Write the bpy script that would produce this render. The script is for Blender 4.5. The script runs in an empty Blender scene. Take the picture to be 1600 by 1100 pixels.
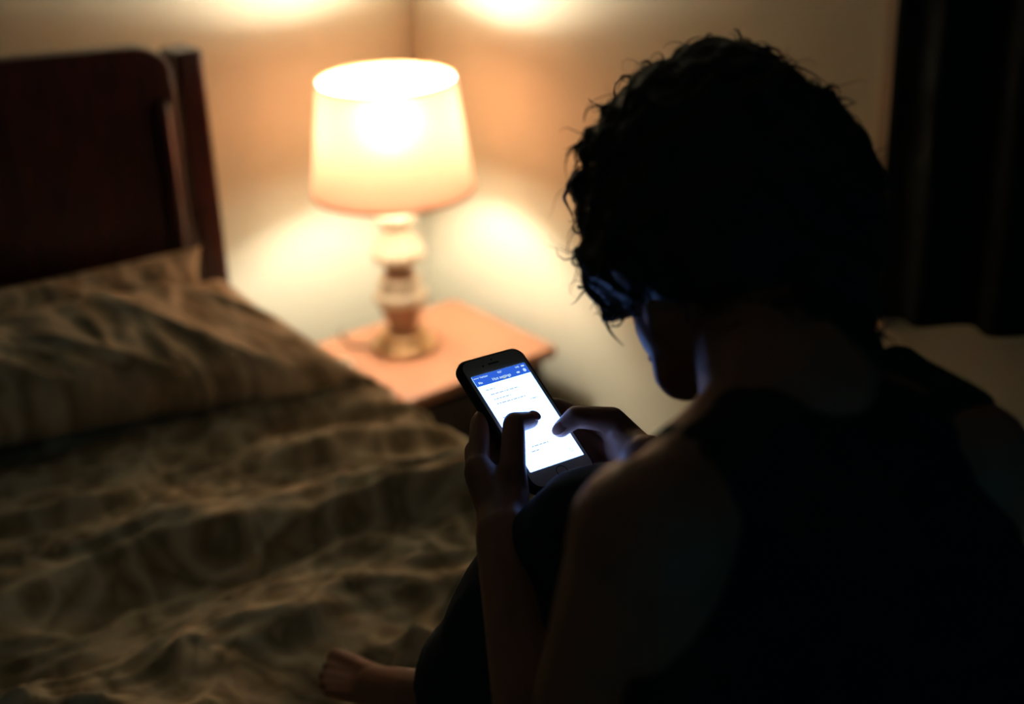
import bpy, bmesh, math, random
from mathutils import Vector, Matrix, noise
random.seed(7)
scene = bpy.context.scene
COL = scene.collection

# ------------------------------------------------------------------ camera, world, exposure
YAW = math.radians(-38)
CORNER = Vector((-0.162, 2.785, 0.0))
W = Matrix.Rotation(YAW, 4, 'Z') @ Matrix.Translation(-CORNER)      # person frame -> room frame
PITCH, ROLL = math.radians(24.4), math.radians(2.0)
fw = Vector((0, math.cos(PITCH), -math.sin(PITCH)))
up0 = Vector((0, math.sin(PITCH), math.cos(PITCH)))
rt0 = Vector((1, 0, 0))
rt = rt0 * math.cos(ROLL) - up0 * math.sin(ROLL)
up = up0 * math.cos(ROLL) + rt0 * math.sin(ROLL)
cam_data = bpy.data.cameras.new('camera')
cam = bpy.data.objects.new('camera', cam_data)
COL.objects.link(cam)
m = Matrix.Identity(4)
for i in range(3):
    m[i][0], m[i][1], m[i][2] = rt[i], up[i], -fw[i]
m[2][3] = 1.65
cam.matrix_world = W @ m
cam_data.sensor_width = 36
cam_data.lens = 50
cam_data.clip_start = 0.05
cam_data.dof.use_dof = True
cam_data.dof.focus_distance = 1.24
cam_data.dof.aperture_fstop = 2.3
scene.camera = cam
world = bpy.data.worlds.new('night')
scene.world = world
world.use_nodes = True
bg = world.node_tree.nodes['Background']
bg.inputs[0].default_value = (0.10, 0.55, 0.75, 1)
bg.inputs[1].default_value = 0.075
vs = scene.view_settings
vs.view_transform = 'Standard'
vs.look = 'None'
vs.exposure = 0.0
vs.gamma = 1.0
vs.use_curve_mapping = False
BULB_RADIANCE = 285.0
SCREEN = 1.45

# ------------------------------------------------------------------ materials
def mat(name, color, rough=0.6, spec=0.3, metal=0.0, emit=None, estr=0.0):
    mt = bpy.data.materials.new(name)
    mt.use_nodes = True
    b = mt.node_tree.nodes['Principled BSDF']
    b.inputs['Base Color'].default_value = (*color, 1)
    b.inputs['Roughness'].default_value = rough
    b.inputs['Specular IOR Level'].default_value = spec
    b.inputs['Metallic'].default_value = metal
    if emit:
        b.inputs['Emission Color'].default_value = (*emit, 1)
        b.inputs['Emission Strength'].default_value = estr
    return mt

def N(mt, kind, **kw):
    n = mt.node_tree.nodes.new(kind)
    for k, v in kw.items():
        if k in n.inputs:
            n.inputs[k].default_value = v
        else:
            setattr(n, k, v)
    return n

def vary(mt, c1, c2, scale, detail=4, bump=0.0, stretch=(1, 1, 1), dist=0.02):
    """noise between two colours of the same stuff, with a little bump"""
    nt = mt.node_tree
    tc = N(mt, 'ShaderNodeTexCoord')
    mp = N(mt, 'ShaderNodeMapping')
    mp.inputs['Scale'].default_value = stretch
    nz = N(mt, 'ShaderNodeTexNoise')
    nz.inputs['Scale'].default_value = scale
    nz.inputs['Detail'].default_value = detail
    rp = N(mt, 'ShaderNodeValToRGB')
    rp.color_ramp.elements[0].color = (*c1, 1)
    rp.color_ramp.elements[0].position = 0.3
    rp.color_ramp.elements[1].color = (*c2, 1)
    rp.color_ramp.elements[1].position = 0.7
    nt.links.new(tc.outputs['Object'], mp.inputs[0])
    nt.links.new(mp.outputs[0], nz.inputs['Vector'])
    nt.links.new(nz.outputs[0], rp.inputs[0])
    b = nt.nodes['Principled BSDF']
    nt.links.new(rp.outputs[0], b.inputs['Base Color'])
    if bump:
        bp = N(mt, 'ShaderNodeBump')
        bp.inputs['Strength'].default_value = bump
        bp.inputs['Distance'].default_value = dist
        nt.links.new(nz.outputs[0], bp.inputs['Height'])
        nt.links.new(bp.outputs[0], b.inputs['Normal'])
    return mt

M = {}
M['wall'] = vary(mat('wall_paint', (.6, .6, .4), .75, .2), (.62, .61, .475), (.66, .65, .51), 3)
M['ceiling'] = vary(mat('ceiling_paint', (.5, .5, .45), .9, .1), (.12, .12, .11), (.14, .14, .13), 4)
M['floor'] = vary(mat('floor_boards', (.1, .06, .03), .5), (.07, .04, .02), (.14, .08, .045), 6, 6, .1, (1, 12, 1))
M['trim'] = mat('trim_paint', (.52, .44, .33), .5)
M['headboard'] = vary(mat('mahogany', (.1, .02, .015), .35, .5), (.034, .0055, .005), (.080, .011, .008), 9, 6, .05, (6, 6, 1))
M['table_top'] = vary(mat('reddish_wood', (.4, .15, .08), .45, .35), (.35, .145, .072), (.43, .19, .10), 7, 6, .03, (1, 9, 1))
M['table_dark'] = vary(mat('dark_wood', (.03, .02, .015), .6, .3), (.022, .013, .010), (.04, .022, .015), 7, 6, .03, (1, 1, 7))
M['ceramic'] = vary(mat('cream_ceramic', (.75, .6, .42), .3, .5), (.74, .58, .40), (.80, .66, .48), 14)
M['ceramic_tan'] = vary(mat('tan_ceramic', (.45, .25, .14), .35, .5), (.40, .21, .12), (.50, .28, .17), 14)
M['brass'] = vary(mat('old_brass', (.6, .42, .15), .35, .5, 1.0), (.50, .30, .15), (.58, .36, .19), 20)
M['cord'] = mat('cord_plastic', (.10, .07, .04), .5)
M['curtain'] = vary(mat('dark_curtain', (.012, .02, .022), .9, .05), (.006, .011, .013), (.011, .017, .019), 40)
M['case'] = mat('black_case', (.012, .013, .015), .45, .4)
M['glass_front'] = vary(mat('phone_front', (.3, .32, .28), .12, .5), (.60, .62, .54), (.64, .66, .58), 5)
M['sensor'] = mat('sensor_black', (.01, .01, .01), .3)
M['screen'] = mat('screen_white', (.02, .02, .02), .2, .4, 0, (.95, 1.8, 4.6), SCREEN)
M['screen_bar'] = mat('screen_blue_bar', (.01, .01, .02), .2, .4, 0, (.030, .125, .70), 1.0)
M['screen_text'] = mat('screen_text_white', (.02, .02, .02), .2, .2, 0, (.55, .80, 1.0), 1.0)
M['screen_grey'] = mat('screen_text_grey', (.02, .02, .02), .2, .2, 0, (.38, .45, .58), 1.0)
M['screen_yellow'] = mat('screen_mark_yellow', (.02, .02, .02), .2, .2, 0, (.55, .55, .12), 1.0)
M['skin'] = vary(mat('skin', (.42, .2, .13), .5, .35), (.28, .135, .090), (.33, .165, .115), 30, 5, .06, (1, 1, 1), .002)
M['nail'] = mat('nail', (.5, .26, .2), .25, .5)
M['hair'] = vary(mat('black_hair', (.02, .02, .02), .55, .25), (.012, .014, .015), (.028, .028, .026), 60, 4, .3, (1, 1, 1), .004)
M['shirt'] = vary(mat('dark_cotton', (.02, .03, .035), .9, .05), (.018, .026, .032), (.026, .034, .04), 60)
M['trousers'] = vary(mat('navy_cotton', (.02, .03, .06), .85, .1), (.018, .028, .055), (.026, .038, .07), 60)
M['eye'] = mat('eye_white', (.6, .6, .6), .2)
M['iris'] = mat('iris', (.05, .025, .01), .2)
M['lips'] = mat('lips', (.35, .12, .09), .4)
M['mattress'] = mat('mattress_ticking', (.5, .47, .4), .9, .05)

def shade_material():
    mt = bpy.data.materials.new('lampshade_fabric')
    mt.use_nodes = True
    nt = mt.node_tree
    nt.nodes.clear()
    out = nt.nodes.new('ShaderNodeOutputMaterial')
    mix = nt.nodes.new('ShaderNodeMixShader')
    df = nt.nodes.new('ShaderNodeBsdfDiffuse')
    tr = nt.nodes.new('ShaderNodeBsdfTranslucent')
    nz = nt.nodes.new('ShaderNodeTexNoise')
    nz.inputs['Scale'].default_value = 14
    rp = nt.nodes.new('ShaderNodeValToRGB')
    rp.color_ramp.elements[0].color = (.90, .38, .22, 1)
    rp.color_ramp.elements[1].color = (.97, .46, .28, 1)
    nt.links.new(nz.outputs[0], rp.inputs[0])
    nt.links.new(rp.outputs[0], tr.inputs['Color'])
    geo = nt.nodes.new('ShaderNodeNewGeometry')
    mc = nt.nodes.new('ShaderNodeMixRGB')
    mc.inputs[1].default_value = (.80, .58, .38, 1)      # cloth outside
    mc.inputs[2].default_value = (.93, .90, .82, 1)      # white lining inside
    nt.links.new(geo.outputs['Backfacing'], mc.inputs[0])
    nt.links.new(mc.outputs[0], df.inputs['Color'])
    mix.inputs[0].default_value = 0.135
    nt.links.new(df.outputs[0], mix.inputs[1])
    rf = nt.nodes.new('ShaderNodeBsdfRefraction')         # woven cloth passes part of the light nearly straight on
    rf.inputs['IOR'].default_value = 1.25
    rf.inputs['Roughness'].default_value = 1.0
    nt.links.new(rp.outputs[0], rf.inputs['Color'])
    mt2 = nt.nodes.new('ShaderNodeMixShader')
    mt2.inputs[0].default_value = .22
    nt.links.new(tr.outputs[0], mt2.inputs[1])
    nt.links.new(rf.outputs[0], mt2.inputs[2])
    nt.links.new(mt2.outputs[0], mix.inputs[2])
    nt.links.new(mix.outputs[0], out.inputs[0])
    return mt
M['shade'] = shade_material()
M['shade_trim'] = mat('shade_trim', (.55, .25, .10), .7)
M['bulb'] = mat('bulb_glow', (1, 1, 1), .5, .1, 0, (1.0, .90, .75), BULB_RADIANCE)

def bedding_material(name, c_dark, c_mid, c_light, scale):
    """tone on tone print of leafy ovals with pale outlines on cotton"""
    mt = mat(name, c_mid, .9, .08)
    nt = mt.node_tree
    b = nt.nodes['Principled BSDF']
    tc = N(mt, 'ShaderNodeTexCoord')
    nz = N(mt, 'ShaderNodeTexNoise')
    nz.inputs['Scale'].default_value = scale * .55
    nz.inputs['Detail'].default_value = 2
    mixv = N(mt, 'ShaderNodeMixRGB')
    mixv.blend_type = 'LINEAR_LIGHT'
    mixv.inputs[0].default_value = .06
    nt.links.new(tc.outputs['UV'], nz.inputs['Vector'])
    nt.links.new(tc.outputs['UV'], mixv.inputs[1])
    nt.links.new(nz.outputs['Color'], mixv.inputs[2])
    vo = N(mt, 'ShaderNodeTexVoronoi')
    vo.feature = 'F1'
    vo.inputs['Scale'].default_value = scale
    nt.links.new(mixv.outputs[0], vo.inputs['Vector'])
    rp = N(mt, 'ShaderNodeValToRGB')
    e = rp.color_ramp.elements
    e[0].position, e[0].color = 0.0, (*c_mid, 1)
    e[1].position, e[1].color = .9, (*c_mid, 1)
    for p, c in ((.22, c_dark), (.40, c_mid), (.47, c_light), (.56, c_light), (.66, c_mid), (.78, c_dark)):
        n_ = e.new(p)
        n_.color = (*c, 1)
    nt.links.new(vo.outputs['Distance'], rp.inputs[0])
    n2 = N(mt, 'ShaderNodeTexNoise')
    n2.inputs['Scale'].default_value = scale * 5
    n2.inputs['Detail'].default_value = 5
    nt.links.new(tc.outputs['UV'], n2.inputs['Vector'])
    mul = N(mt, 'ShaderNodeMixRGB')
    mul.blend_type = 'OVERLAY'
    mul.inputs[0].default_value = .35
    nt.links.new(rp.outputs[0], mul.inputs[1])
    nt.links.new(n2.outputs[0], mul.inputs[2])
    nt.links.new(mul.outputs[0], b.inputs['Base Color'])
    n3 = N(mt, 'ShaderNodeTexNoise')
    n3.inputs['Scale'].default_value = 26
    n3.inputs['Detail'].default_value = 4
    nt.links.new(tc.outputs['UV'], n3.inputs['Vector'])
    bp = N(mt, 'ShaderNodeBump')
    bp.inputs['Strength'].default_value = .5
    bp.inputs['Distance'].default_value = .006
    nt.links.new(n3.outputs[0], bp.inputs['Height'])
    nt.links.new(bp.outputs[0], b.inputs['Normal'])
    return mt
M['duvet'] = bedding_material('printed_duvet', (.38, .31, .20), (.64, .53, .37), (.85, .74, .56), 15)
M['pillow'] = bedding_material('printed_pillowcase', (.38, .30, .19), (.62, .50, .35), (.84, .71, .53), 15)

# ------------------------------------------------------------------ mesh helpers
def link(name, me, material, parent=None, smooth=True):
    o = bpy.data.objects.new(name, me)
    COL.objects.link(o)
    if material is not None:
        me.materials.clear()
        me.materials.append(material)
    if smooth:
        me.polygons.foreach_set('use_smooth', [True] * len(me.polygons))
    if parent is not None:
        o.parent = parent
    return o

def mesh(name, verts, faces):
    me = bpy.data.meshes.new(name)
    me.from_pydata([tuple(v) for v in verts], [], faces)
    me.update()
    return me

def thing(name, loc, label, cat, group=None, rot=None):
    o = bpy.data.objects.new(name, None)
    o.empty_display_size = .05
    COL.objects.link(o)
    o.location = loc
    if rot:
        o.rotation_euler = rot
    return tag(o, label, cat, group)

def tag(o, label, cat, group=None):
    o['label'] = label
    o['category'] = cat
    if group:
        o['group'] = group
    return o

def struct(o):
    o['kind'] = 'structure'
    return o

def box_mesh(name, lo, hi, bevel=0.0, seg=2):
    bm = bmesh.new()
    bmesh.ops.create_cube(bm, size=1)
    for v in bm.verts:
        v.co = Vector([lo[i] + (v.co[i] + .5) * (hi[i] - lo[i]) for i in range(3)])
    if bevel:
        bmesh.ops.bevel(bm, geom=bm.edges[:], offset=bevel, segments=seg, affect='EDGES', profile=.6)
    me = bpy.data.meshes.new(name)
    bm.to_mesh(me)
    bm.free()
    return me

def box(name, lo, hi, material, parent=None, bevel=0.0, seg=2):
    return link(name, box_mesh(name, lo, hi, bevel, seg), material, parent, smooth=False)

def lathe_mesh(name, prof, seg=64, closed=False):
    verts, faces = [], []
    n = len(prof)
    for r, z in prof:
        for k in range(seg):
            a = 2 * math.pi * k / seg
            verts.append((r * math.cos(a), r * math.sin(a), z))
    last = n if closed else n - 1
    for i in range(last):
        j = (i + 1) % n
        for k in range(seg):
            k2 = (k + 1) % seg
            faces.append((i * seg + k, i * seg + k2, j * seg + k2, j * seg + k))
    if not closed:
        faces.append(tuple(range(seg))[::-1])
        faces.append(tuple((n - 1) * seg + k for k in range(seg)))
    return mesh(name, verts, faces)

def tube_geo(pts, radii, seg=8):
    verts, faces = [], []
    prev = None
    n = len(pts)
    for i, p in enumerate(pts):
        t = (pts[min(i + 1, n - 1)] - pts[max(i - 1, 0)])
        t = t.normalized() if t.length > 1e-9 else Vector((0, 0, 1))
        if prev is None:
            a = Vector((1, 0, 0)) if abs(t.x) < .8 else Vector((0, 1, 0))
            x = t.cross(a).normalized()
        else:
            x = (prev - t * prev.dot(t))
            x = x.normalized() if x.length > 1e-6 else t.orthogonal().normalized()
        prev = x
        y = t.cross(x)
        for k in range(seg):
            a = 2 * math.pi * k / seg
            verts.append(p + (x * math.cos(a) + y * math.sin(a)) * radii[i])
    for i in range(n - 1):
        for k in range(seg):
            k2 = (k + 1) % seg
            faces.append((i * seg + k, i * seg + k2, (i + 1) * seg + k2, (i + 1) * seg + k))
    faces.append(tuple(range(seg))[::-1])
    faces.append(tuple((n - 1) * seg + k for k in range(seg)))
    return verts, faces

class Geo:
    def __init__(s):
        s.v, s.f = [], []
    def add(s, verts, faces):
        o = len(s.v)
        s.v += [Vector(v) for v in verts]
        s.f += [tuple(i + o for i in f) for f in faces]
    def tube(s, pts, radii, seg=8):
        s.add(*tube_geo([Vector(p) for p in pts], radii, seg))
    def ell(s, c, axes, radii, nu=20, nv=12):
        """ellipsoid: axes = three unit vectors"""
        c = Vector(c)
        vs_, fs = [], []
        for i in range(nv + 1):
            th = math.pi * i / nv
            for k in range(nu):
                ph = 2 * math.pi * k / nu
                vs_.append(c + axes[0] * (radii[0] * math.sin(th) * math.cos(ph)) + axes[1] * (radii[1] * math.sin(th) * math.sin(ph)) + axes[2] * (radii[2] * math.cos(th)))
        for i in range(nv):
            for k in range(nu):
                k2 = (k + 1) % nu
                fs.append((i * nu + k, (i + 1) * nu + k, (i + 1) * nu + k2, i * nu + k2))
        s.add(vs_, fs)
    def cap(s, p0, r0, p1, r1, seg=16):
        """tapered capsule"""
        p0, p1 = Vector(p0), Vector(p1)
        d = p1 - p0
        L = d.length
        if L < 1e-6:
            return
        d /= L
        pts, rad = [], []
        for i in range(5):
            a = math.pi / 2 * i / 4
            pts.append(p0 - d * r0 * math.cos(a)); rad.append(max(r0 * math.sin(a), 1e-4))
        for i in range(1, 5):
            a = math.pi / 2 * (1 - i / 4)
            if i == 1:
                pts.append(p1); rad.append(r1)
            pts.append(p1 + d * r1 * math.cos(a)); rad.append(max(r1 * math.sin(a), 1e-4))
        s.add(*tube_geo(pts, rad, seg))
    def chain(s, pts, rad):
        for i in range(len(pts) - 1):
            s.cap(pts[i], rad[i], pts[i + 1], rad[i + 1])
    def mesh(s, name):
        return mesh(name, s.v, s.f)

XYZ = (Vector((1, 0, 0)), Vector((0, 1, 0)), Vector((0, 0, 1)))

def fuse(geo, voxel, smooth=6, cut=None, factor=.5):
    """join overlapping solids into one continuous skin (voxel remesh), optional solid cut away"""
    me = geo.mesh('work')
    o = bpy.data.objects.new('work', me)
    COL.objects.link(o)
    r = o.modifiers.new('r', 'REMESH'); r.mode = 'VOXEL'; r.voxel_size = voxel
    c = None
    if cut is not None:
        c = bpy.data.objects.new('cutter', cut.mesh('cutter'))
        COL.objects.link(c)
        rc = c.modifiers.new('r', 'REMESH'); rc.mode = 'VOXEL'; rc.voxel_size = voxel * 3
        b = o.modifiers.new('b', 'BOOLEAN'); b.operation = 'DIFFERENCE'; b.object = c; b.solver = 'EXACT'
        r2 = o.modifiers.new('r2', 'REMESH'); r2.mode = 'VOXEL'; r2.voxel_size = voxel
    if smooth:
        sm = o.modifiers.new('s', 'SMOOTH'); sm.factor = factor; sm.iterations = smooth
    dg = bpy.context.evaluated_depsgraph_get()
    dg.update()
    out = bpy.data.meshes.new_from_object(o.evaluated_get(dg))
    bpy.data.objects.remove(o)
    if c is not None:
        bpy.data.objects.remove(c)
    return out

def shift(me, off):
    for v in me.vertices:
        v.co += off

# ------------------------------------------------------------------ room
H = 2.5
struct(box('wall_back', (-3.6, .06, 0), (0.12, .15, H), M['wall']))
struct(box('wall_right', (.03, -4.2, 0), (0.12, .05, H), M['wall']))
struct(box('wall_left', (-3.7, -4.2, 0), (-3.6, 0.15, H), M['wall']))
struct(box('floor', (-3.6, -4.2, -0.1), (0.12, 0.15, 0), M['floor']))
struct(box('ceiling', (-3.6, -4.2, H), (0.12, 0.15, H + .1), M['ceiling']))
struct(box('baseboard_back', (-3.6, .046, 0), (.016, .06, .09), M['trim'], bevel=.004))
struct(box('baseboard_right', (.016, -4.2, 0), (.03, .06, .09), M['trim'], bevel=.004))
# casing of the window on the right wall; the curtain hangs in front of it
trim = box('trim_1', (.008, -1.135, .80), (.03, -1.095, 2.2), M['trim'], bevel=.004)
struct(trim)

def curtain():
    t = thing('curtain', (-.025, -1.14, .83), 'long dark curtain hanging at the right wall beside a pale trim strip', 'curtain')
    g = Geo()
    nx, nz = 160, 24
    L = 1.5
    verts, faces = [], []
    for j in range(nz + 1):
        for i in range(nx + 1):
            s = i / nx * L
            hem = .005 + .20 * s
            z = hem + (1.37 - hem) * j / nz
            d = .018 * math.sin(s * 52 + .5 * math.sin(s * 9)) * (1 - .2 * j / nz) * min(1, s / .08)
            verts.append((d, -s, z))
    for j in range(nz):
        for i in range(nx):
            a = j * (nx + 1) + i
            faces.append((a, a + 1, a + nx + 2, a + nx + 1))
    o = link('cloth_panel', mesh('cloth_panel', verts, faces), M['curtain'], t)
    so = o.modifiers.new('thick', 'SOLIDIFY'); so.thickness = .003
    g = Geo()
    g.tube([(0, .10, 1.385), (0, -1.62, 1.385)], [.012, .012], 12)
    g.ell((0, .11, 1.385), XYZ, (.022, .022, .022))
    g.ell((0, -1.63, 1.385), XYZ, (.022, .022, .022))
    for y in (.05, -1.56):
        g.tube([(0, y, 1.385), (.05, y, 1.385)], [.008, .008], 8)
    link('curtain_rod', g.mesh('curtain_rod'), M['table_dark'], t)
curtain()

# ------------------------------------------------------------------ nightstand
def nightstand():
    t = thing('nightstand', (-.19, -.262, 0), 'small wooden nightstand with reddish top standing in the room corner under the lamp', 'nightstand')
    hw, hd, top = .172, .162, .552
    box('table_top', (-hw, -hd, top - .022), (hw, hd, top), M['table_top'], t, .004)
    iw, idp = hw - .014, hd - .012
    box('cabinet_body', (-iw, -idp + .016, .16), (iw, idp, top - .022), M['table_dark'], t, .003)
    for k, (z0, z1) in enumerate(((.36, .515), (.19, .345))):
        d = box('drawer', (-iw + .012, -idp, z0), (iw - .012, -idp + .016, z1), M['table_dark'], t, .003)
        g = Geo()
        g.ell((0, -idp - .018, (z0 + z1) / 2), XYZ, (.013, .011, .013))
        g.tube([(0, -idp, (z0 + z1) / 2), (0, -idp - .014, (z0 + z1) / 2)], [.006, .005], 10)
        link('knob', g.mesh('knob'), M['brass'], d)
    for sx in (-1, 1):
        for sy in (-1, 1):
            g = Geo()
            g.tube([(sx * (iw - .02), sy * (idp - .02), .16), (sx * (iw - .018), sy * (idp - .018), 0)], [.019, .012], 12)
            link('leg', g.mesh('leg'), M['table_dark'], t)
nightstand()

# ------------------------------------------------------------------ lamp
def lamp():
    t = thing('table_lamp', (-.229, -.225, .552), 'lit table lamp with turned cream base and tapered cream shade on the nightstand', 'lamp')
    def lat(name, prof, material, seg=64, closed=False):
        return link(name, lathe_mesh(name, prof, seg, closed), material, t)
    lat('foot', [(.058, 0), (.063, .003), (.063, .008), (.056, .013), (.050, .016), (.050, .026), (.047, .031), (.036, .034)], M['brass'])
    lat('base_body', [(.030, .033), (.027, .040), (.029, .050), (.036, .068), (.040, .084), (.041, .092)], M['ceramic_tan'])
    lat('base_ring', [(.040, .091), (.049, .094), (.052, .100), (.052, .108), (.046, .114), (.040, .118), (.038, .124), (.041, .130), (.041, .138), (.034, .143)], M['ceramic'])
    lat('base_neck', [(.033, .142), (.028, .146), (.027, .166), (.030, .170)], M['ceramic_tan'])
    lat('base_bulge', [(.029, .169), (.045, .176), (.050, .184), (.050, .190), (.044, .202), (.036, .214), (.031, .224), (.027, .234), (.026, .240), (.031, .246), (.038, .253), (.040, .262), (.038, .270), (.031, .276), (.020, .279)], M['ceramic'])
    lat('socket', [(.016, .279), (.016, .345), (.019, .350), (.019, .393), (.014, .396)], M['brass'], 32)
    b = lat('bulb', [(.013, .393), (.018, .402), (.030, .412), (.039, .425), (.042, .440), (.040, .454), (.032, .468), (.019, .478), (.005, .482)], M['bulb'], 40)
    # tapered shade: thin cloth wall on wire rings
    z0, z1, r0, r1, th = .311, .510, .146, .121, .0012
    prof = []
    n = 14
    for i in range(n + 1):
        k = i / n
        prof.append((r0 + (r1 - r0) * k, z0 + (z1 - z0) * k))
    verts_faces = lathe_mesh('shade', prof + [(r - th, z) for r, z in reversed(prof)], 96, True)
    # single translucent wall: keep only the outer skin so that light passes one layer
    single = []
    verts, faces = [], []
    seg = 96
    for r, z in prof:
        for k in range(seg):
            a = 2 * math.pi * k / seg
            verts.append((r * math.cos(a), r * math.sin(a), z))
    for i in range(n):
        for k in range(seg):
            k2 = (k + 1) % seg
            faces.append((i * seg + k, i * seg + k2, (i + 1) * seg + k2, (i + 1) * seg + k))
    bpy.data.meshes.remove(verts_faces)
    sh = link('lamp_shade', mesh('lamp_shade', verts, faces), M['shade'], t)
    def ring(name, r, z, rr):
        g = Geo()
        pr = [(r + rr * .5 * math.cos(a), z + rr * math.sin(a)) for a in [2 * math.pi * i / 10 for i in range(10)]]
        link(name, lathe_mesh(name, pr, 96, True), M['shade_trim'], sh)
    ring('trim_ring', r0, z0, .0035)
    ring('trim_ring', r1, z1, .0035)
    g = Geo()
    for k in range(3):
        a = 2 * math.pi * k / 3 + .4
        g.tube([(0.0, 0.0, z1 - .02), (math.cos(a) * r1, math.sin(a) * r1, z1 - .004)], [.0016, .0016], 6)
    g.tube([(0, 0, z1 - .025), (0, 0, z1 + .012)], [.004, .003], 8)
    harp = [Vector((.045 * math.sin(a), 0, .345 + (z1 - .02 - .345) * (1 - math.cos(a)) / 2)) for a in [math.pi * i / 16 for i in range(17)]]
    g.tube(harp, [.0015] * 17, 6)
    g.tube([Vector((-p.x, 0, p.z)) for p in harp], [.0015] * 17, 6)
    link('shade_frame', g.mesh('shade_frame'), M['brass'], sh)
    g = Geo()
    pts = [Vector(p) for p in ((-.05, .02, .006), (-.08, .06, .004), (-.07, .11, .004), (-.055, .132, .004), (-.05, .146, -.01), (-.05, .150, -.12), (-.04, .160, -.35))]
    sm = []
    for i in range(len(pts) - 1):
        for k in range(4):
            sm.append(pts[i].lerp(pts[i + 1], k / 4))
    g.tube(sm + [pts[-1]], [.003] * (len(sm) + 1), 8)
    link('power_cord', g.mesh('power_cord'), M['cord'], t)
lamp()

# joints of the sitting person, metres (x right, y ahead, z up, before turning into the room)
J = {
    'l_thumb': [[-0.0041, 1.0327, 1.0525], [-0.0029, 1.0421, 1.0698], [-0.0005, 1.0812, 1.0929], [0.014, 1.0992, 1.0861]],
    'l_index': [[-0.0315, 1.0562, 1.0662], [-0.03, 1.1024, 1.0837], [-0.0176, 1.1368, 1.0835], [-0.0018, 1.1378, 1.0773]],
    'l_middle': [[-0.0334, 1.0564, 1.06], [-0.0357, 1.0873, 1.0643], [-0.0167, 1.1055, 1.0665], [0.0007, 1.1109, 1.0629]],
    'l_ring': [[-0.0299, 1.051, 1.0511], [-0.0317, 1.0758, 1.051], [-0.0099, 1.0897, 1.0557], [0.007, 1.0984, 1.0541]],
    'l_pinky': [[-0.0248, 1.0417, 1.0419], [-0.0217, 1.061, 1.0382], [-0.0038, 1.0703, 1.0447], [0.0074, 1.0768, 1.0444]],
    'l_palm': [[-0.0159, 1.0425, 1.0504]],
    'r_thumb': [[0.102, 1.1126, 1.0542], [0.0861, 1.1114, 1.0771], [0.0533, 1.1055, 1.0845], [0.04, 1.1004, 1.0751]],
    'r_index': [[0.0866, 1.1179, 1.061], [0.0585, 1.1415, 1.0679], [0.0378, 1.157, 1.07], [0.0224, 1.1471, 1.0716]],
    'r_middle': [[0.0835, 1.1155, 1.0444], [0.0652, 1.1324, 1.0438], [0.0433, 1.1307, 1.0534], [0.0256, 1.1165, 1.0551]],
    'r_ring': [[0.0873, 1.1057, 1.0379], [0.071, 1.118, 1.0318], [0.0509, 1.1146, 1.0423], [0.0335, 1.1058, 1.0465]],
    'r_pinky': [[0.0908, 1.0938, 1.0341], [0.0783, 1.1001, 1.0246], [0.0596, 1.0994, 1.0322], [0.0442, 1.0956, 1.0369]],
    'r_palm': [[0.0964, 1.1127, 1.0447]],
    'wrl': [[-0.0114, 0.9908, 1.0382]],
    'wrr': [[0.111, 1.0616, 1.0613]],
    'lsh': [[0.0792, 0.7177, 1.1989]],
    'rsh': [[0.2982, 0.8369, 1.1711]],
    'c7': [[0.1827, 0.8287, 1.2257]],
    'lel': [[0.025, 0.79, 0.945]],
    'rel': [[0.315, 0.93, 0.93]],
    'neck0': [[0.1839, 0.8377, 1.2211]],
    'neck1': [[0.1846, 0.9545, 1.2609]],
    'head': [[0.1488, 0.9941, 1.2998]],
    'nape': [[0.1907, 0.8734, 1.2394]],
    'knee': [[0.0638, 0.9496, 1.0565]],
    'ank': [[-0.0682, 1.1479, 0.75]],
    'heel': [[-0.0298, 1.1631, 0.7]],
    'ball': [[-0.1599, 1.2434, 0.7]],
    'mid': [[-0.1102, 1.1795, 0.735]],
    'toe0': [[-0.1806, 1.2814, 0.695], [-0.2091, 1.3167, 0.682]],
    'toe1': [[-0.1823, 1.2679, 0.695], [-0.2161, 1.3007, 0.682]],
    'toe2': [[-0.1811, 1.2544, 0.695], [-0.2187, 1.2848, 0.682]],
    'toe3': [[-0.1773, 1.2421, 0.695], [-0.2171, 1.27, 0.682]],
    'toe4': [[-0.1722, 1.2299, 0.695], [-0.2114, 1.2553, 0.682]],
    'hairc': [[0.1606, 0.9921, 1.3075]],
    'haira': [[0.2219, 0.9727, 1.3011]],
    'hairb': [[0.2094, 0.9263, 1.2712]],
    'strapl': [[0.1228, 0.8033, 1.2179]],
    'strapr': [[0.2639, 0.8823, 1.2227]],
    'lock': [[0.0758, 1.0062, 1.2537]],
}
def V(k, i=0): return Vector(J[k][i])

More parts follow.
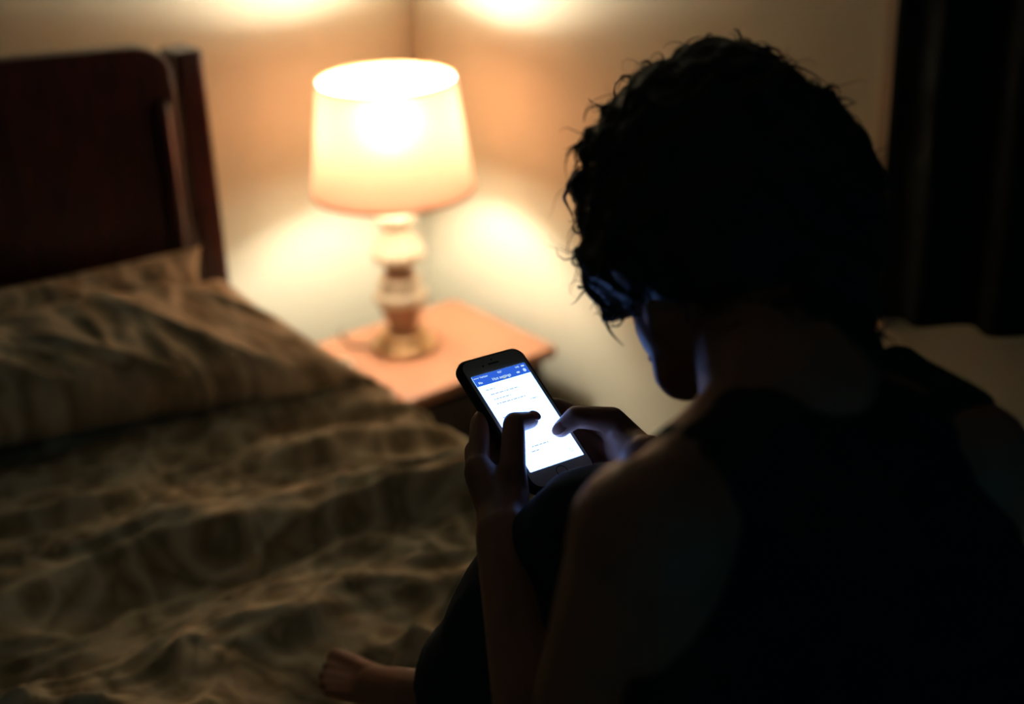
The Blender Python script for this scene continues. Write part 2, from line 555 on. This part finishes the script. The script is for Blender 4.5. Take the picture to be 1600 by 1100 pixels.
# ------------------------------------------------------------------ bed
BX0, BX1 = -2.02, -.52
def headboard_bed():
    t = thing('bed', ((BX0 + BX1) / 2, -1.1, 0), 'wide bed with dark red-brown wooden headboard against the back wall', 'bed')
    o = Vector(t.location)
    def L(x, y, z): return (x - o.x, y - o.y, z)
    # headboard slab, rounded upper corners and gently crowned top
    y0, y1 = -.235, -.195
    xa, xb = BX0 + .05, -.630
    pts = []
    top = 1.195
    for i in range(0, 9):
        a = math.pi / 2 * i / 8
        pts.append((xb - .07 + .07 * math.sin(a + 0), top - .05 + .05 * math.cos(a)))
    right = [(xb, .35)]
    left = [(xa, .35)]
    lc = [(xa + .07 - .07 * math.cos(math.pi / 2 * i / 8), top - .05 + .05 * math.sin(math.pi / 2 * i / 8)) for i in range(9)]
    crown = [(xa + .07 + (xb - xa - .14) * i / 12, top + .03 * math.sin(math.pi * i / 12)) for i in range(1, 12)]
    loop = left + lc + crown + pts + right
    verts = [L(x, y0, z) for x, z in loop] + [L(x, y1, z) for x, z in loop]
    n = len(loop)
    faces = [tuple(range(n))[::-1], tuple(range(n, 2 * n))] + [(i, (i + 1) % n, n + (i + 1) % n, n + i) for i in range(n)]
    me = mesh('headboard', verts, faces)
    hb = link('headboard', me, M['headboard'], t, smooth=False)
    bv = hb.modifiers.new('b', 'BEVEL'); bv.width = .006; bv.segments = 2
    for x in (xa + .03, xb - .030):
        g = Geo()
        g.cap(L(x, y0 - .004, .42), .014, L(x, y0 - .004, top - .10), .013, 12)
        link('bead_moulding', g.mesh('bead_moulding'), M['headboard'], hb)
    for x0 in (BX0 - .01, -.612):
        p = box('post', L(x0, -.215, 0), L(x0 + .045, -.15, 1.17), M['headboard'], t, .005)
    for x0 in (BX0, BX1 - .03):
        box('side_rail', L(x0, -2.12, .22), L(x0 + .03, -.195, .38), M['headboard'], t, .004)
    box('foot_rail', L(BX0, -2.15, .20), L(BX1, -2.12, .42), M['headboard'], t, .006)
    for x0 in (BX0, BX1 - .05):
        box('leg', L(x0, -2.17, 0), L(x0 + .05, -2.12, .44), M['headboard'], t, .005)
    m_ = box('mattress', L(BX0 + .035, -2.11, .36), L(BX1 - .035, -.24, .60), M['mattress'], t, .05, 5)
headboard_bed()

def fbm(x, y, z=0.0, oct=4):
    s, a = 0, 1
    for i in range(oct):
        s += a * noise.noise(Vector((x, y, z + 7.3 * i)))
        x *= 2; y *= 2; a *= .5
    return s
def ridge(x, y, z=0.0, p=1.0):
    return (1 - min(1.0, abs(noise.noise(Vector((x, y, z)))) * 2.2)) ** p
def gauss(t, s): return math.exp(-t * t / (2 * s * s))

def bed_height(x, y):
    h = 0.0
    # big swell just below the pillow, fanning out from the tucked corner at the right
    dx = -.50 - x
    crest = -1.00 + .42 * min(max(dx, 0), .45) + .02 * noise.noise(Vector((x * 5, 0, 0)))
    t = min(1, max(0, (y - crest + .05) / .09))
    h += .055 * t * t * (3 - 2 * t)
    h += .012 * gauss(y - crest - .06, .05)
    c2 = -1.00 - .06 * dx
    h += .040 * gauss(y - c2, .085 + .03 * dx)
    h += -.010 * gauss(y - (-.83 - .1 * dx), .05)
    h += .025 * gauss(x + 1.25, .16) * gauss(y + 1.15, .25)
    # long folds running across the bed near the pillow, turning diagonal lower down
    w = min(1, max(0, (-.78 - y) / .35))
    wx = x + .06 * fbm(x * 3, y * 3, 3.1)
    wy = y + .05 * fbm(x * 3 + 5, y * 3, 9.4)
    f1 = ridge(wx * 1.4 + 1.3, (wy + .22 * wx) * 12, 1.0, 1.6)
    a = .75
    rx, ry = wx * math.cos(a) - wy * math.sin(a), wx * math.sin(a) + wy * math.cos(a)
    f2 = ridge(rx * 2.0, ry * 8.0, 4.0, 1.6)
    f3 = ridge(wx * 4.0 + 3, wy * 10, 8.0, 2.0)
    f4 = ridge(wx * 3.1 + 7, (wy + .25 * wx) * 24, 6.0, 2.0)
    h += (1 - w) * (.026 * f1 + .016 * f4) + w * (.032 * f2 + .020 * f3) + .004 * fbm(x * 11, y * 16, 2.0) + .003 * ridge(wx * 12, wy * 20, 3.0, 1.5)
    return h

PRESS = []
for p_, z_, r_ in ((V('toe2', 1), .668, .07), (V('ball'), .666, .07), (V('mid'), .664, .08), (V('heel'), .662, .09),
                   (Vector((-.03, 1.17, 0)), .668, .07), (Vector((.09, 1.08, 0)), .672, .08), (Vector((.36, 1.10, 0)), .70, .10),
                   (Vector((.20, .70, 0)), .652, .17)):
    q_ = W @ p_
    PRESS.append((q_.x, q_.y, z_, r_))

def duvet():
    nx, ny = 300, 340
    x0, x1 = BX0 - .02, BX1 + .028
    y0, y1 = -2.13, -.33
    drop = .24
    r = .05
    verts, faces, uv = [], [], []
    width = x1 - x0
    tot = width + 2 * drop
    for j in range(ny + 1):
        y = y0 + (y1 - y0) * j / ny
        for i in range(nx + 1):
            s = -drop + tot * i / nx
            xx = x0 + s
            xc = min(max(xx, x0), x1)
            h = bed_height(xc, y)
            if s < 0:
                d = -s; side = -1; xe = x0
            elif s > width:
                d = s - width; side = 1; xe = x1
            else:
                d = 0; side = 0
            edge = min(1, min(s, width - s) / .06) if side == 0 else 0
            base = .615
            if side == 0:
                z = base + h - .03 * (1 - max(edge, 0)) ** 2
                x = xx
            else:
                arc = min(d, r * math.pi / 2)
                a = arc / r
                rest = d - arc
                x = xe + side * (r * math.sin(a) * .35 + .012 * fbm(y * 6, rest * 2 + side, 5.0) * min(1, rest / .05))
                z = base + h - .03 - r * (1 - math.cos(a)) - rest
            # sinks a little under the sitter
            z -= .03 * gauss(x + .98, .22) * gauss(y + 1.84, .20)
            for k in PRESS:                                             # pressed flat under the sitter's feet and seat
                dd = math.hypot(x - k[0], y - k[1]) / k[3]
                if dd < 2 and z > k[2]:
                    f_ = 1 if dd < 1 else .5 + .5 * math.cos(math.pi * (dd - 1))
                    z += (k[2] - z) * f_
            verts.append((x, y, z))
            uv.append((s, y))
    for j in range(ny):
        for i in range(nx):
            a = j * (nx + 1) + i
            faces.append((a, a + 1, a + nx + 2, a + nx + 1))
    me = mesh('duvet', verts, faces)
    ul = me.uv_layers.new(name='uv')
    for lp in me.loops:
        ul.data[lp.index].uv = uv[lp.vertex_index]
    o = link('duvet', me, M['duvet'])
    so = o.modifiers.new('thick', 'SOLIDIFY'); so.thickness = .012; so.offset = -1
    tag(o, 'rumpled tan duvet with a leafy tone on tone print spread over the bed', 'duvet')
duvet()

def pillow(name, corners, label, seed, thick):
    """corners: bottom left, bottom right, top left, top right of the resting pillow"""
    bl, br, tl, tr = [Vector(c) for c in corners]
    nx, ny = 150, 110
    org = (bl + br + tl + tr) / 4
    verts, faces, uv = [], [], []
    nrm = (br - bl).cross(tl - bl).normalized()
    wid, hei = (br - bl).length, (tl - bl).length
    grid = {}
    for side in (1, -1):
        for j in range(ny + 1):
            for i in range(nx + 1):
                if (i in (0, nx) or j in (0, ny)) and side == -1:
                    grid[(side, i, j)] = grid[(1, i, j)]
                    continue
                u_, v_ = -1 + 2 * i / nx, -1 + 2 * j / ny
                # edges pulled in between the corners
                a = (u_ * (1 - .05 * (1 - v_ * v_) * abs(u_)) + 1) / 2
                b = (v_ * (1 - .09 * (1 - u_ * u_) * abs(v_)) + 1) / 2
                p = bl.lerp(br, a).lerp(tl.lerp(tr, a), b)
                t = max(0, (1 - abs(u_) ** 3.0)) ** .55 * max(0, (1 - abs(v_) ** 3.2)) ** .5
                X, Y = a * wid, b * hei
                z = side * thick / 2 * t
                if side == 1:
                    z += t * (.022 * fbm(X * 5 + seed, Y * 6, seed) + .020 * ridge(X * 4 + seed, Y * 8 + X * 3, seed, 2) + .006 * ridge(X * 13, Y * 16, seed, 1.5) + .004 * fbm(X * 22, Y * 22, seed))
                else:
                    z *= .6
                grid[(side, i, j)] = len(verts)
                verts.append(p + nrm * z - org)
                uv.append((X + seed, Y + seed))
        for j in range(ny):
            for i in range(nx):
                q = (grid[(side, i, j)], grid[(side, i + 1, j)], grid[(side, i + 1, j + 1)], grid[(side, i, j + 1)])
                faces.append(q if side == 1 else q[::-1])
    me = mesh(name, verts, faces)
    ul = me.uv_layers.new(name='uv')
    for lp in me.loops:
        ul.data[lp.index].uv = uv[lp.vertex_index]
    o = link(name, me, M['pillow'])
    o.location = org
    tag(o, label, 'pillow', 'pillows at the headboard')
pillow('pillow', ((-1.33, -.415, .75), (-.503, -.572, .685), (-1.33, -.275, .86), (-.612, -.275, .805)), 'front tan patterned pillow, its right corner above the nightstand', 1.7, .17)
pillow('pillow', ((-1.36, -.345, .72), (-.66, -.345, .72), (-1.33, -.272, .925), (-.64, -.272, .870)), 'back pillow propped upright against the dark headboard, behind the front pillow', 5.2, .07)

# ------------------------------------------------------------------ person frame
PB = V('c7').copy(); PB = Vector((.20, .72, .62))                    # under the hips
person = thing('person', (W @ PB), 'person in dark sleeveless top seen from behind, sitting on the bed holding a lit phone', 'person', rot=(0, 0, YAW))

def finger(g, pts, r):
    n = len(pts)
    rad = [r * (1.12, 1.0, .92, .80)[i] for i in range(n)]
    g.chain([Vector(p) for p in pts], rad)

def frame(axis, side):
    z = axis.normalized()
    x = (side - z * side.dot(z)).normalized()
    y = z.cross(x)
    return (x, y, z)

SIDE = (V('rsh') - V('lsh')).normalized()
HF = Vector((-.38, .54, -.75)).normalized()
HU = Vector((-.03, .79, .60)); HU = (HU - HF * HU.dot(HF)).normalized()
HS = HF.cross(HU).normalized()
HC = V('head')
def hp(s, f, u): return HC + HS * s + HF * f + HU * u

def body():
    g = Geo()
    # torso along the bent spine
    spine = [(Vector((.20, .70, .76)), .155, .105), (Vector((.205, .665, .86)), .145, .10), (Vector((.205, .68, .96)), .135, .095),
             (Vector((.205, .725, 1.05)), .145, .10), (Vector((.195, .775, 1.13)), .145, .09), (Vector((.19, .815, 1.18)), .12, .07)]
    for i in range(len(spine) - 1):
        (p, w, d), (q, w2, d2) = spine[i], spine[i + 1]
        for k in range(3):
            t = k / 3
            c = p.lerp(q, t)
            ax = frame(q - p, SIDE)
            g.ell(c, ax, (w + (w2 - w) * t, d + (d2 - d) * t, .075))
    g.ell(spine[-1][0], frame(spine[-1][0] - spine[-2][0], SIDE), (.12, .065, .06))
    # shoulders and neck
    n0, n1 = V('neck0'), V('neck1')
    g.cap(n0, .060, n1, .056)
    for sh in ('lsh', 'rsh'):
        s = V(sh)
        g.cap(n0.lerp(n1, .10) - HF * .0, .044, s, .042)
        g.cap(V('c7') + (s - V('c7')) * .5 - Vector((0, 0, .02)), .055, s, .047)
        g.cap(s, .052, s + Vector((0, .0, -.04)), .049)
    # arms
    for s, e, w in (('lsh', 'lel', 'wrl'), ('rsh', 'rel', 'wrr')):
        S, E, Wr = V(s), V(e), V(w)
        g.chain([S, S.lerp(E, .45), E], [.050, .044, .036])
        g.chain([E, E.lerp(Wr, .3), E.lerp(Wr, .7), Wr], [.037, .038, .030, .024])
    # hands
    for h, wr in (('l', 'wrl'), ('r', 'wrr')):
        Wr = V(wr)
        palm = V(h + '_palm')
        g.cap(Wr, .023, palm, .019)
        for f, r in (('index', .0088), ('middle', .0090), ('ring', .0086), ('pinky', .0076)):
            P = [Vector(p) for p in J[h + '_' + f]]
            g.cap(Wr, .017, P[0], .0115)
            g.cap(palm, .014, P[0], .0110)
            finger(g, P, r)
        P = [Vector(p) for p in J[h + '_thumb']]
        g.cap(Wr, .019, P[0], .015)
        g.cap(palm, .015, P[0], .015)
        g.chain(P, [.0150, .0118, .0098, .0078])
    # legs (under the trousers) and feet
    hipl, hipr = Vector((.14, .70, .77)), Vector((.28, .74, .77))
    K, A = V('knee'), V('ank')
    g.chain([hipl, hipl.lerp(K, .5), K], [.085, .072, .052])
    g.chain([K, K.lerp(A, .35), A], [.050, .048, .032])
    g.cap(A, .033, V('heel'), .030)
    g.cap(A, .030, V('mid'), .026)
    g.cap(V('heel'), .026, V('mid'), .026)
    g.cap(V('mid'), .026, V('ball'), .021)
    for i in range(5):
        a, b = V('toe%d' % i, 0), V('toe%d' % i, 1)
        g.cap(V('mid'), .016, a, .0115 if i == 0 else .0085)
        r = (.0112, .0076, .0073, .0070, .0068)[i]
        g.cap(a, r * 1.1, b, r)
    KR, AR = Vector((.36, 1.10, .79)), Vector((.09, 1.08, .73))
    g.chain([hipr, hipr.lerp(KR, .5), KR], [.085, .072, .052])
    g.chain([KR, KR.lerp(AR, .35), AR], [.050, .046, .032])
    F2 = Vector((-.03, 1.17, .70))
    g.cap(AR, .032, F2, .022)
    for i in range(5):
        b = F2 + Vector((-.035 + .004 * i, .035 - .014 * i, -.008))
        g.cap(F2.lerp(AR, .2), .016, b, (.0115, .0085, .008, .008, .0075)[i])
    # head
    ax = (HS, HF, HU)
    g.ell(hp(0, -.008, .028), ax, (.073, .092, .088), 28, 18)
    g.ell(hp(0, .022, -.015), ax, (.062, .066, .085), 24, 16)
    g.ell(hp(0, .030, -.060), ax, (.050, .050, .052), 24, 16)
    g.ell(hp(0, .066, -.098), ax, (.022, .016, .017))
    for s in (-1, 1):
        g.cap(hp(s * .052, -.005, -.052), .015, hp(s * .014, .060, -.100), .013)      # jaw
        g.ell(hp(s * .040, .052, -.028), ax, (.026, .022, .026))                      # cheekbone
        g.cap(hp(s * .040, .074, .020), .009, hp(s * .012, .084, .019), .009)         # brow
        g.ell(hp(s * .075, -.010, -.012), (HS, HF, HU), (.008, .018, .030))           # ear
        g.ell(hp(s * .010, .088, -.035), ax, (.008, .008, .007))
        g.cap(hp(s * .042, .068, .009), .006, hp(s * .020, .073, .009), .006)
        g.cap(hp(s * .042, .067, -.010), .005, hp(s * .020, .071, -.010), .005)                      # nostril
    g.cap(hp(0, .080, .012), .007, hp(0, .098, -.030), .0092)                         # nose
    g.cap(hp(-.016, .080, -.064), .0055, hp(.016, .080, -.064), .0055)
    g.cap(hp(-.013, .079, -.073), .0060, hp(.013, .079, -.073), .0060)
    g.cap(hp(0, .0, -.055), .045, n1, .050)
    me = fuse(g, .0025, 4)
    shift(me, -PB)
    o = link('body', me, M['skin'], person)
    return o
BODY = body()

def face_parts():
    for s in (-1, 1):
        g = Geo(); g.ell(hp(s * .031, .0655, .000) - PB, (HS, HF, HU), (.0118, .0118, .0118))
        e = link('eye', g.mesh('eye'), M['eye'], BODY)
        g = Geo(); g.ell(hp(s * .031, .0755, -.002) - PB, (HS, HF, HU), (.006, .003, .006))
        link('iris', g.mesh('iris'), M['iris'], BODY)
    g = Geo()
    g.cap(hp(-.018, .0822, -.065) - PB, .0030, hp(.018, .0822, -.065) - PB, .0030)
    g.cap(hp(-.015, .0830, -.0735) - PB, .0036, hp(.015, .0830, -.0735) - PB, .0036)
    link('lips', fuse(g, .0012, 3), M['lips'], BODY)
    for h in ('l', 'r'):
        P = [Vector(p) for p in J[h + '_thumb']]
        d = (P[3] - P[2]).normalized()
        n = -PHN * -1
        side = d.cross(n).normalized(); n2 = side.cross(d).normalized()
        g = Geo(); g.ell(P[3] + d * .0005 + n2 * .0062 - PB, (side, d, n2), (.0055, .0075, .0018))
        link('thumbnail', g.mesh('thumbnail'), M['nail'], BODY)

PHC = Vector((.011, 1.112, 1.083))
PHX = Vector((.809, .586, -.053)).normalized()
PHN = Vector((.356, -.415, .838)).normalized()
PHX = (PHX - PHN * PHX.dot(PHN)).normalized()
PHY = PHN.cross(PHX)
face_parts()

# ------------------------------------------------------------------ hair
def hair():
    g = Geo()
    VX, VY, VZ = rt, up, -fw
    c = V('hairc')
    g.ell(c, (VX, VY, VZ), (.109, .111, .098), 32, 20)
    g.ell(V('nape'), (VX, VY, VZ), (.060, .055, .052), 24, 16)
    g.ell(V('haira'), (VX, VY, VZ), (.050, .080, .075), 24, 16)
    g.ell(V('hairb'), (VX, VY, VZ), (.051, .052, .060), 24, 16)
    g.ell(hp(0, -.006, .045), (HS, HF, HU), (.084, .101, .084), 28, 18)
    g.ell(hp(0, -.05, -.03), (HS, HF, HU), (.075, .05, .07), 24, 16)
    rnd = random.Random(3)
    for k in range(150):                                             # clumps of curl
        th, ph = math.acos(1 - 2 * rnd.random()), rnd.random() * 6.283
        d = VX * (.108 * math.sin(th) * math.cos(ph)) + VY * (.110 * math.sin(th) * math.sin(ph)) + VZ * (.094 * math.cos(th))
        if ph < 1.5 and d.dot(VX) > .05: continue
        g.ell(c + d * .985, (VX, VY, VZ), [rnd.uniform(.008, .014)] * 3, 10, 8)
    cut = Geo()
    cut.ell(hp(0, .128, -.070), (HS, HF, HU), (.105, .075, .105), 28, 18)
    cut.ell(hp(0, .045, -.125), (HS, HF, HU), (.11, .085, .072), 28, 18)
    me = fuse(g, .0032, 3, cut)
    for v in me.vertices:
        p = v.co
        n = (p - c).normalized()
        q = p * 1.0
        v.co = p + n * (.004 * fbm(q.x * 45, q.y * 45, q.z * 45, 3) + .003 * ridge(q.x * 30, q.y * 30, q.z * 30, 2))
    # curly locks over the surface
    g2 = Geo()
    vs_ = me.vertices
    nv = len(vs_)
    me.update()
    down = Vector((0, 0, -1))
    for k in range(1500):
        v = vs_[rnd.randrange(nv)]
        n = v.normal.copy()
        if (v.co - hp(0, .10, -.07)).length < .075: continue
        t = (n.cross(Vector((rnd.gauss(0, 1), rnd.gauss(0, 1), rnd.gauss(0, 1))))).normalized()
        t = (t + down * .6 + HF * .3)
        t = (t - n * t.dot(n)).normalized()
        b = n.cross(t)
        L = rnd.uniform(.018, .045)
        lift = rnd.uniform(-.001, .005) if rnd.random() < .88 else rnd.uniform(.006, .014)
        cr = rnd.uniform(.002, .005)
        tw = rnd.uniform(3, 8)
        ph = rnd.random() * 6.28
        pts, rad = [], []
        m_ = 9
        r0 = rnd.uniform(.0008, .0022) if lift < .005 else rnd.uniform(.0003, .0006)
        for i in range(m_):
            s = i / (m_ - 1)
            a = ph + tw * s
            p = v.co - n * .004 + t * L * s * .9 + n * (lift * math.sin(s * 1.9) * 1.6 - .006 * s * s) + (n * math.sin(a) + b * math.cos(a)) * cr * (.4 + s)
            pts.append(p); rad.append(r0 * (1 - .85 * s))
        g2.tube(pts, rad, 5)
    # a lock that loops in front of the forehead, leaving a small gap
    L0 = V('lock')
    pts, rad = [], []
    for i in range(25):
        a = 2 * math.pi * i / 24
        pts.append(L0 + VX * (.0105 * math.cos(a) + .003 * math.sin(a)) + VY * (.0165 * math.sin(a))); rad.append(.0060)
    g2.tube(pts, rad, 8)
    vv = [v.co.copy() for v in me.vertices]
    ff = [tuple(p.vertices) for p in me.polygons]
    g3 = Geo(); g3.add(vv, ff); g3.add(g2.v, g2.f)
    out = g3.mesh('hair')
    shift(out, -PB)
    link('hair', out, M['hair'], BODY)
hair()

# ------------------------------------------------------------------ clothing
def top():
    g = Geo()
    e_ = .010
    spine = [(Vector((.20, .70, .78)), .155, .105), (Vector((.205, .665, .86)), .145, .10), (Vector((.205, .68, .96)), .135, .095),
             (Vector((.205, .725, 1.05)), .145, .10), (Vector((.195, .775, 1.13)), .145, .09), (Vector((.19, .812, 1.175)), .115, .07)]
    for i in range(len(spine) - 1):
        (p, w, d), (q, w2, d2) = spine[i], spine[i + 1]
        for k in range(4):
            t = k / 4
            ax = frame(q - p, SIDE)
            g.ell(p.lerp(q, t), ax, (w + (w2 - w) * t + e_, d + (d2 - d) * t + e_, .080))
    c7 = V('c7')
    g.ell(spine[-1][0], frame(spine[-1][0] - spine[-2][0], SIDE), (.124, .076, .058))
    for s in ('lsh', 'rsh'):
        S = V(s)
        d = S - c7
        g.cap(c7 + d * .28 - Vector((0, 0, .018)), .060, c7 + d * .62 - Vector((0, 0, .020)), .062)
    # fabric lying over the shoulder joint's inner side, both straps
    g.cap(V('strapr'), .022, V('strapr').lerp(V('rsh'), .6), .044)
    g.cap(V('strapr'), .022, V('strapr') + Vector((-.03, .0, -.05)), .045)
    me = fuse(g, .005, 8)
    nr = [v.normal.copy() for v in me.vertices]
    for v in me.vertices:
        p = v.co
        v.co = p + nr[v.index] * .004 * fbm(p.x * 14, p.y * 14, p.z * 10, 2)
    shift(me, -PB)
    link('sleeveless_top', me, M['shirt'], BODY)
top()

def trousers():
    g = Geo()
    hipl, hipr = Vector((.14, .70, .77)), Vector((.28, .74, .77))
    K, A = V('knee'), V('ank')
    g.chain([hipl, hipl.lerp(K, .5), K], [.098, .084, .061])
    E = K.lerp(A, .90)
    g.chain([K, K.lerp(A, .40), K.lerp(A, .80)], [.060, .070, .052])
    g.tube([K.lerp(A, .40), K.lerp(A, .93)], [.070, .056], 28)
    KR, AR = Vector((.36, 1.10, .79)), Vector((.09, 1.08, .73))
    g.chain([hipr, hipr.lerp(KR, .5), KR], [.098, .084, .063])
    g.chain([KR, KR.lerp(AR, .40), KR.lerp(AR, .75)], [.060, .060, .046])
    g.tube([KR.lerp(AR, .40), KR.lerp(AR, .90)], [.060, .050], 28)
    g.ell(Vector((.20, .70, .76)), frame(Vector((0, 0, 1)), SIDE), (.165, .118, .10), 28, 18)
    me = fuse(g, .005, 8)
    nr = [v.normal.copy() for v in me.vertices]
    for v in me.vertices:
        p = v.co
        v.co = p + nr[v.index] * (.006 * fbm(p.x * 12, p.y * 12, p.z * 16, 2))
    shift(me, -PB)
    link('trousers', me, M['trousers'], BODY)
trousers()

# ------------------------------------------------------------------ phone
def phone():
    mt = Matrix.Identity(4)
    for i in range(3):
        mt[i][0], mt[i][1], mt[i][2], mt[i][3] = PHX[i], PHY[i], PHN[i], PHC[i]
    t = thing('phone', (0, 0, 0), 'smartphone in black case with a glowing white and blue screen, held in both hands', 'phone')
    t.matrix_world = W @ mt
    def rrect(w, h, r, z0, z1, name, material, bev=0.0, parent=t, seg=8):
        loop = []
        for cx, cy, a0 in ((w - r, h - r, 0), (-w + r, h - r, 90), (-w + r, -h + r, 180), (w - r, -h + r, 270)):
            for i in range(seg + 1):
                a = math.radians(a0 + 90 * i / seg)
                loop.append((cx + r * math.cos(a), cy + r * math.sin(a)))
        n = len(loop)
        v = [(x, y, z0) for x, y in loop] + [(x, y, z1) for x, y in loop]
        f = [tuple(range(n))[::-1], tuple(range(n, 2 * n))] + [(i, (i + 1) % n, n + (i + 1) % n, n + i) for i in range(n)]
        o = link(name, mesh(name, v, f), material, parent, smooth=False)
        if bev:
            b = o.modifiers.new('b', 'BEVEL'); b.width = bev; b.segments = 3; b.limit_method = 'ANGLE'; b.angle_limit = math.radians(50)
        return o
    rrect(.0362, .0715, .0115, -.0102, .0004, 'case', M['case'], .0028)
    fp = rrect(.0328, .0682, .0095, .0004, .0009, 'front_panel', M['glass_front'], .0003)
    sc = rrect(.0292, .0520, .0002, .0008, .0011, 'screen', M['screen'])
    # header bar and what is written on the screen
    def quad(x0, x1, y0, y1, z, name, material, parent=sc):
        return link(name, mesh(name, [(x0, y0, z), (x1, y0, z), (x1, y1, z), (x0, y1, z)], [(0, 1, 2, 3)]), material, parent, smooth=False)
    def thin(x0, x1, y0, y1, name, material, parent=sc, z=.00128):
        return link(name, box_mesh(name, (x0, y0, .0011), (x1, y1, z)), material, parent, smooth=False)
    thin(-.0292, .0292, .0408, .0520, 'header_bar', M['screen_bar'])
    def text(s, x, y, size, material, align='CENTER'):
        cu = bpy.data.curves.new('t', 'FONT')
        cu.body = s; cu.size = size; cu.align_x = align; cu.align_y = 'CENTER'; cu.extrude = .00004; cu.offset = size * .018
        o = bpy.data.objects.new('t', cu)
        COL.objects.link(o)
        dg = bpy.context.evaluated_depsgraph_get(); dg.update()
        me = bpy.data.meshes.new_from_object(o.evaluated_get(dg))
        bpy.data.objects.remove(o)
        for v in me.vertices:
            v.co += Vector((x, y, .00135))
        link('screen_text', me, material, sc, smooth=False)
    text('Hot settings', -.001, .0442, .0041, M['screen_text'])
    text('Me', -.0240, .0440, .0034, M['screen_text'])
    text('9:27', 0, .0494, .0027, M['screen_text'])
    text('Verizon', -.0175, .0494, .0027, M['screen_text'])
    text('54%', .0195, .0494, .0026, M['screen_text'])
    for k in range(4):
        g = Geo(); g.ell((-.0277 + k * .0014, .0494, .0013), XYZ, (.00055, .00055, .0001), 10, 6)
        link('signal_dot', g.mesh('signal_dot'), M['screen_text'], sc)
    g = Geo(); g.ell((.0175, .0442, .0013), XYZ, (.0019, .0010, .0001), 12, 6)
    link('menu_icon', g.mesh('menu_icon'), M['screen_text'], sc)
    g = Geo(); g.ell((.0250, .0448, .0013), XYZ, (.0017, .0019, .0001), 12, 6)
    link('profile_icon', g.mesh('profile_icon'), M['screen_text'], sc)
    thin(.0238, .0272, .0486, .0502, 'battery_icon', M['screen_text'], z=.00135)
    thin(.0000, .0030, .0420, .0432, 'yellow_mark', M['screen_yellow'])
    # faint grey lines of writing
    rr = random.Random(5)
    rows = [(-.0235, .0355, .010), (-.0215, .0300, .031), (-.0210, .0245, .018), (-.0210, .0195, .031), (.0130, .0150, .008), (-.0235, .0050, .009),
            (-.0140, -.0300, .018), (-.0170, -.0345, .008)]
    for x, y, L in rows:
        p, cuts = x, []
        while p < x + L:
            w = min(rr.uniform(.0012, .0045), x + L - p + .0001)
            cuts += [(p, .0006), (p + w, .0006), (p + w + .0001, .00004), (p + w + .0008, .00004)]
            p += w + .0009
        vv = [(a, y - h, .0013) for a, h in cuts] + [(a, y + h, .0013) for a, h in cuts]
        k = len(cuts)
        ff = [(i, i + 1, k + i + 1, k + i) for i in range(k - 1)]
        link('text_line', mesh('text_line', vv, ff), M['screen_grey'], sc, smooth=False)
    pr = [(.0016 + .0003 * math.cos(a), .0013 + .0001 * math.sin(a)) for a in [2 * math.pi * i / 6 for i in range(6)]]
    me = lathe_mesh('search_icon', pr, 20, True)
    shift(me, Vector((.0205, -.0440, 0)))
    link('search_icon', me, M['screen_grey'], sc)
    # speaker slot, camera, proximity dot, home button
    g = Geo(); g.cap((-.0052, .0605, .0009), .0007, (.0052, .0605, .0009), .0007, 10)
    link('earpiece', g.mesh('earpiece'), M['sensor'], fp)
    g = Geo(); g.ell((-.0115, .0600, .0009), XYZ, (.0011, .0011, .0003)); 
    link('front_camera', g.mesh('front_camera'), M['sensor'], fp)
    g = Geo(); g.ell((0, .0645, .0009), XYZ, (.0009, .0009, .0003))
    link('sensor_dot', g.mesh('sensor_dot'), M['sensor'], fp)
    pr = [(.0054 + .00035 * math.cos(a), .00095 + .0002 * math.sin(a)) for a in [2 * math.pi * i / 8 for i in range(8)]]
    me = lathe_mesh('home_button', pr, 40, True)
    shift(me, Vector((0, -.0602, 0)))
    link('home_button', me, M['sensor'], fp)
    for y in (.040, .026):
        g = Geo(); g.cap((-.0364, y - .004, -.004), .0012, (-.0364, y + .004, -.004), .0012, 10)
        link('volume_button', g.mesh('volume_button'), M['case'], t)
phone()
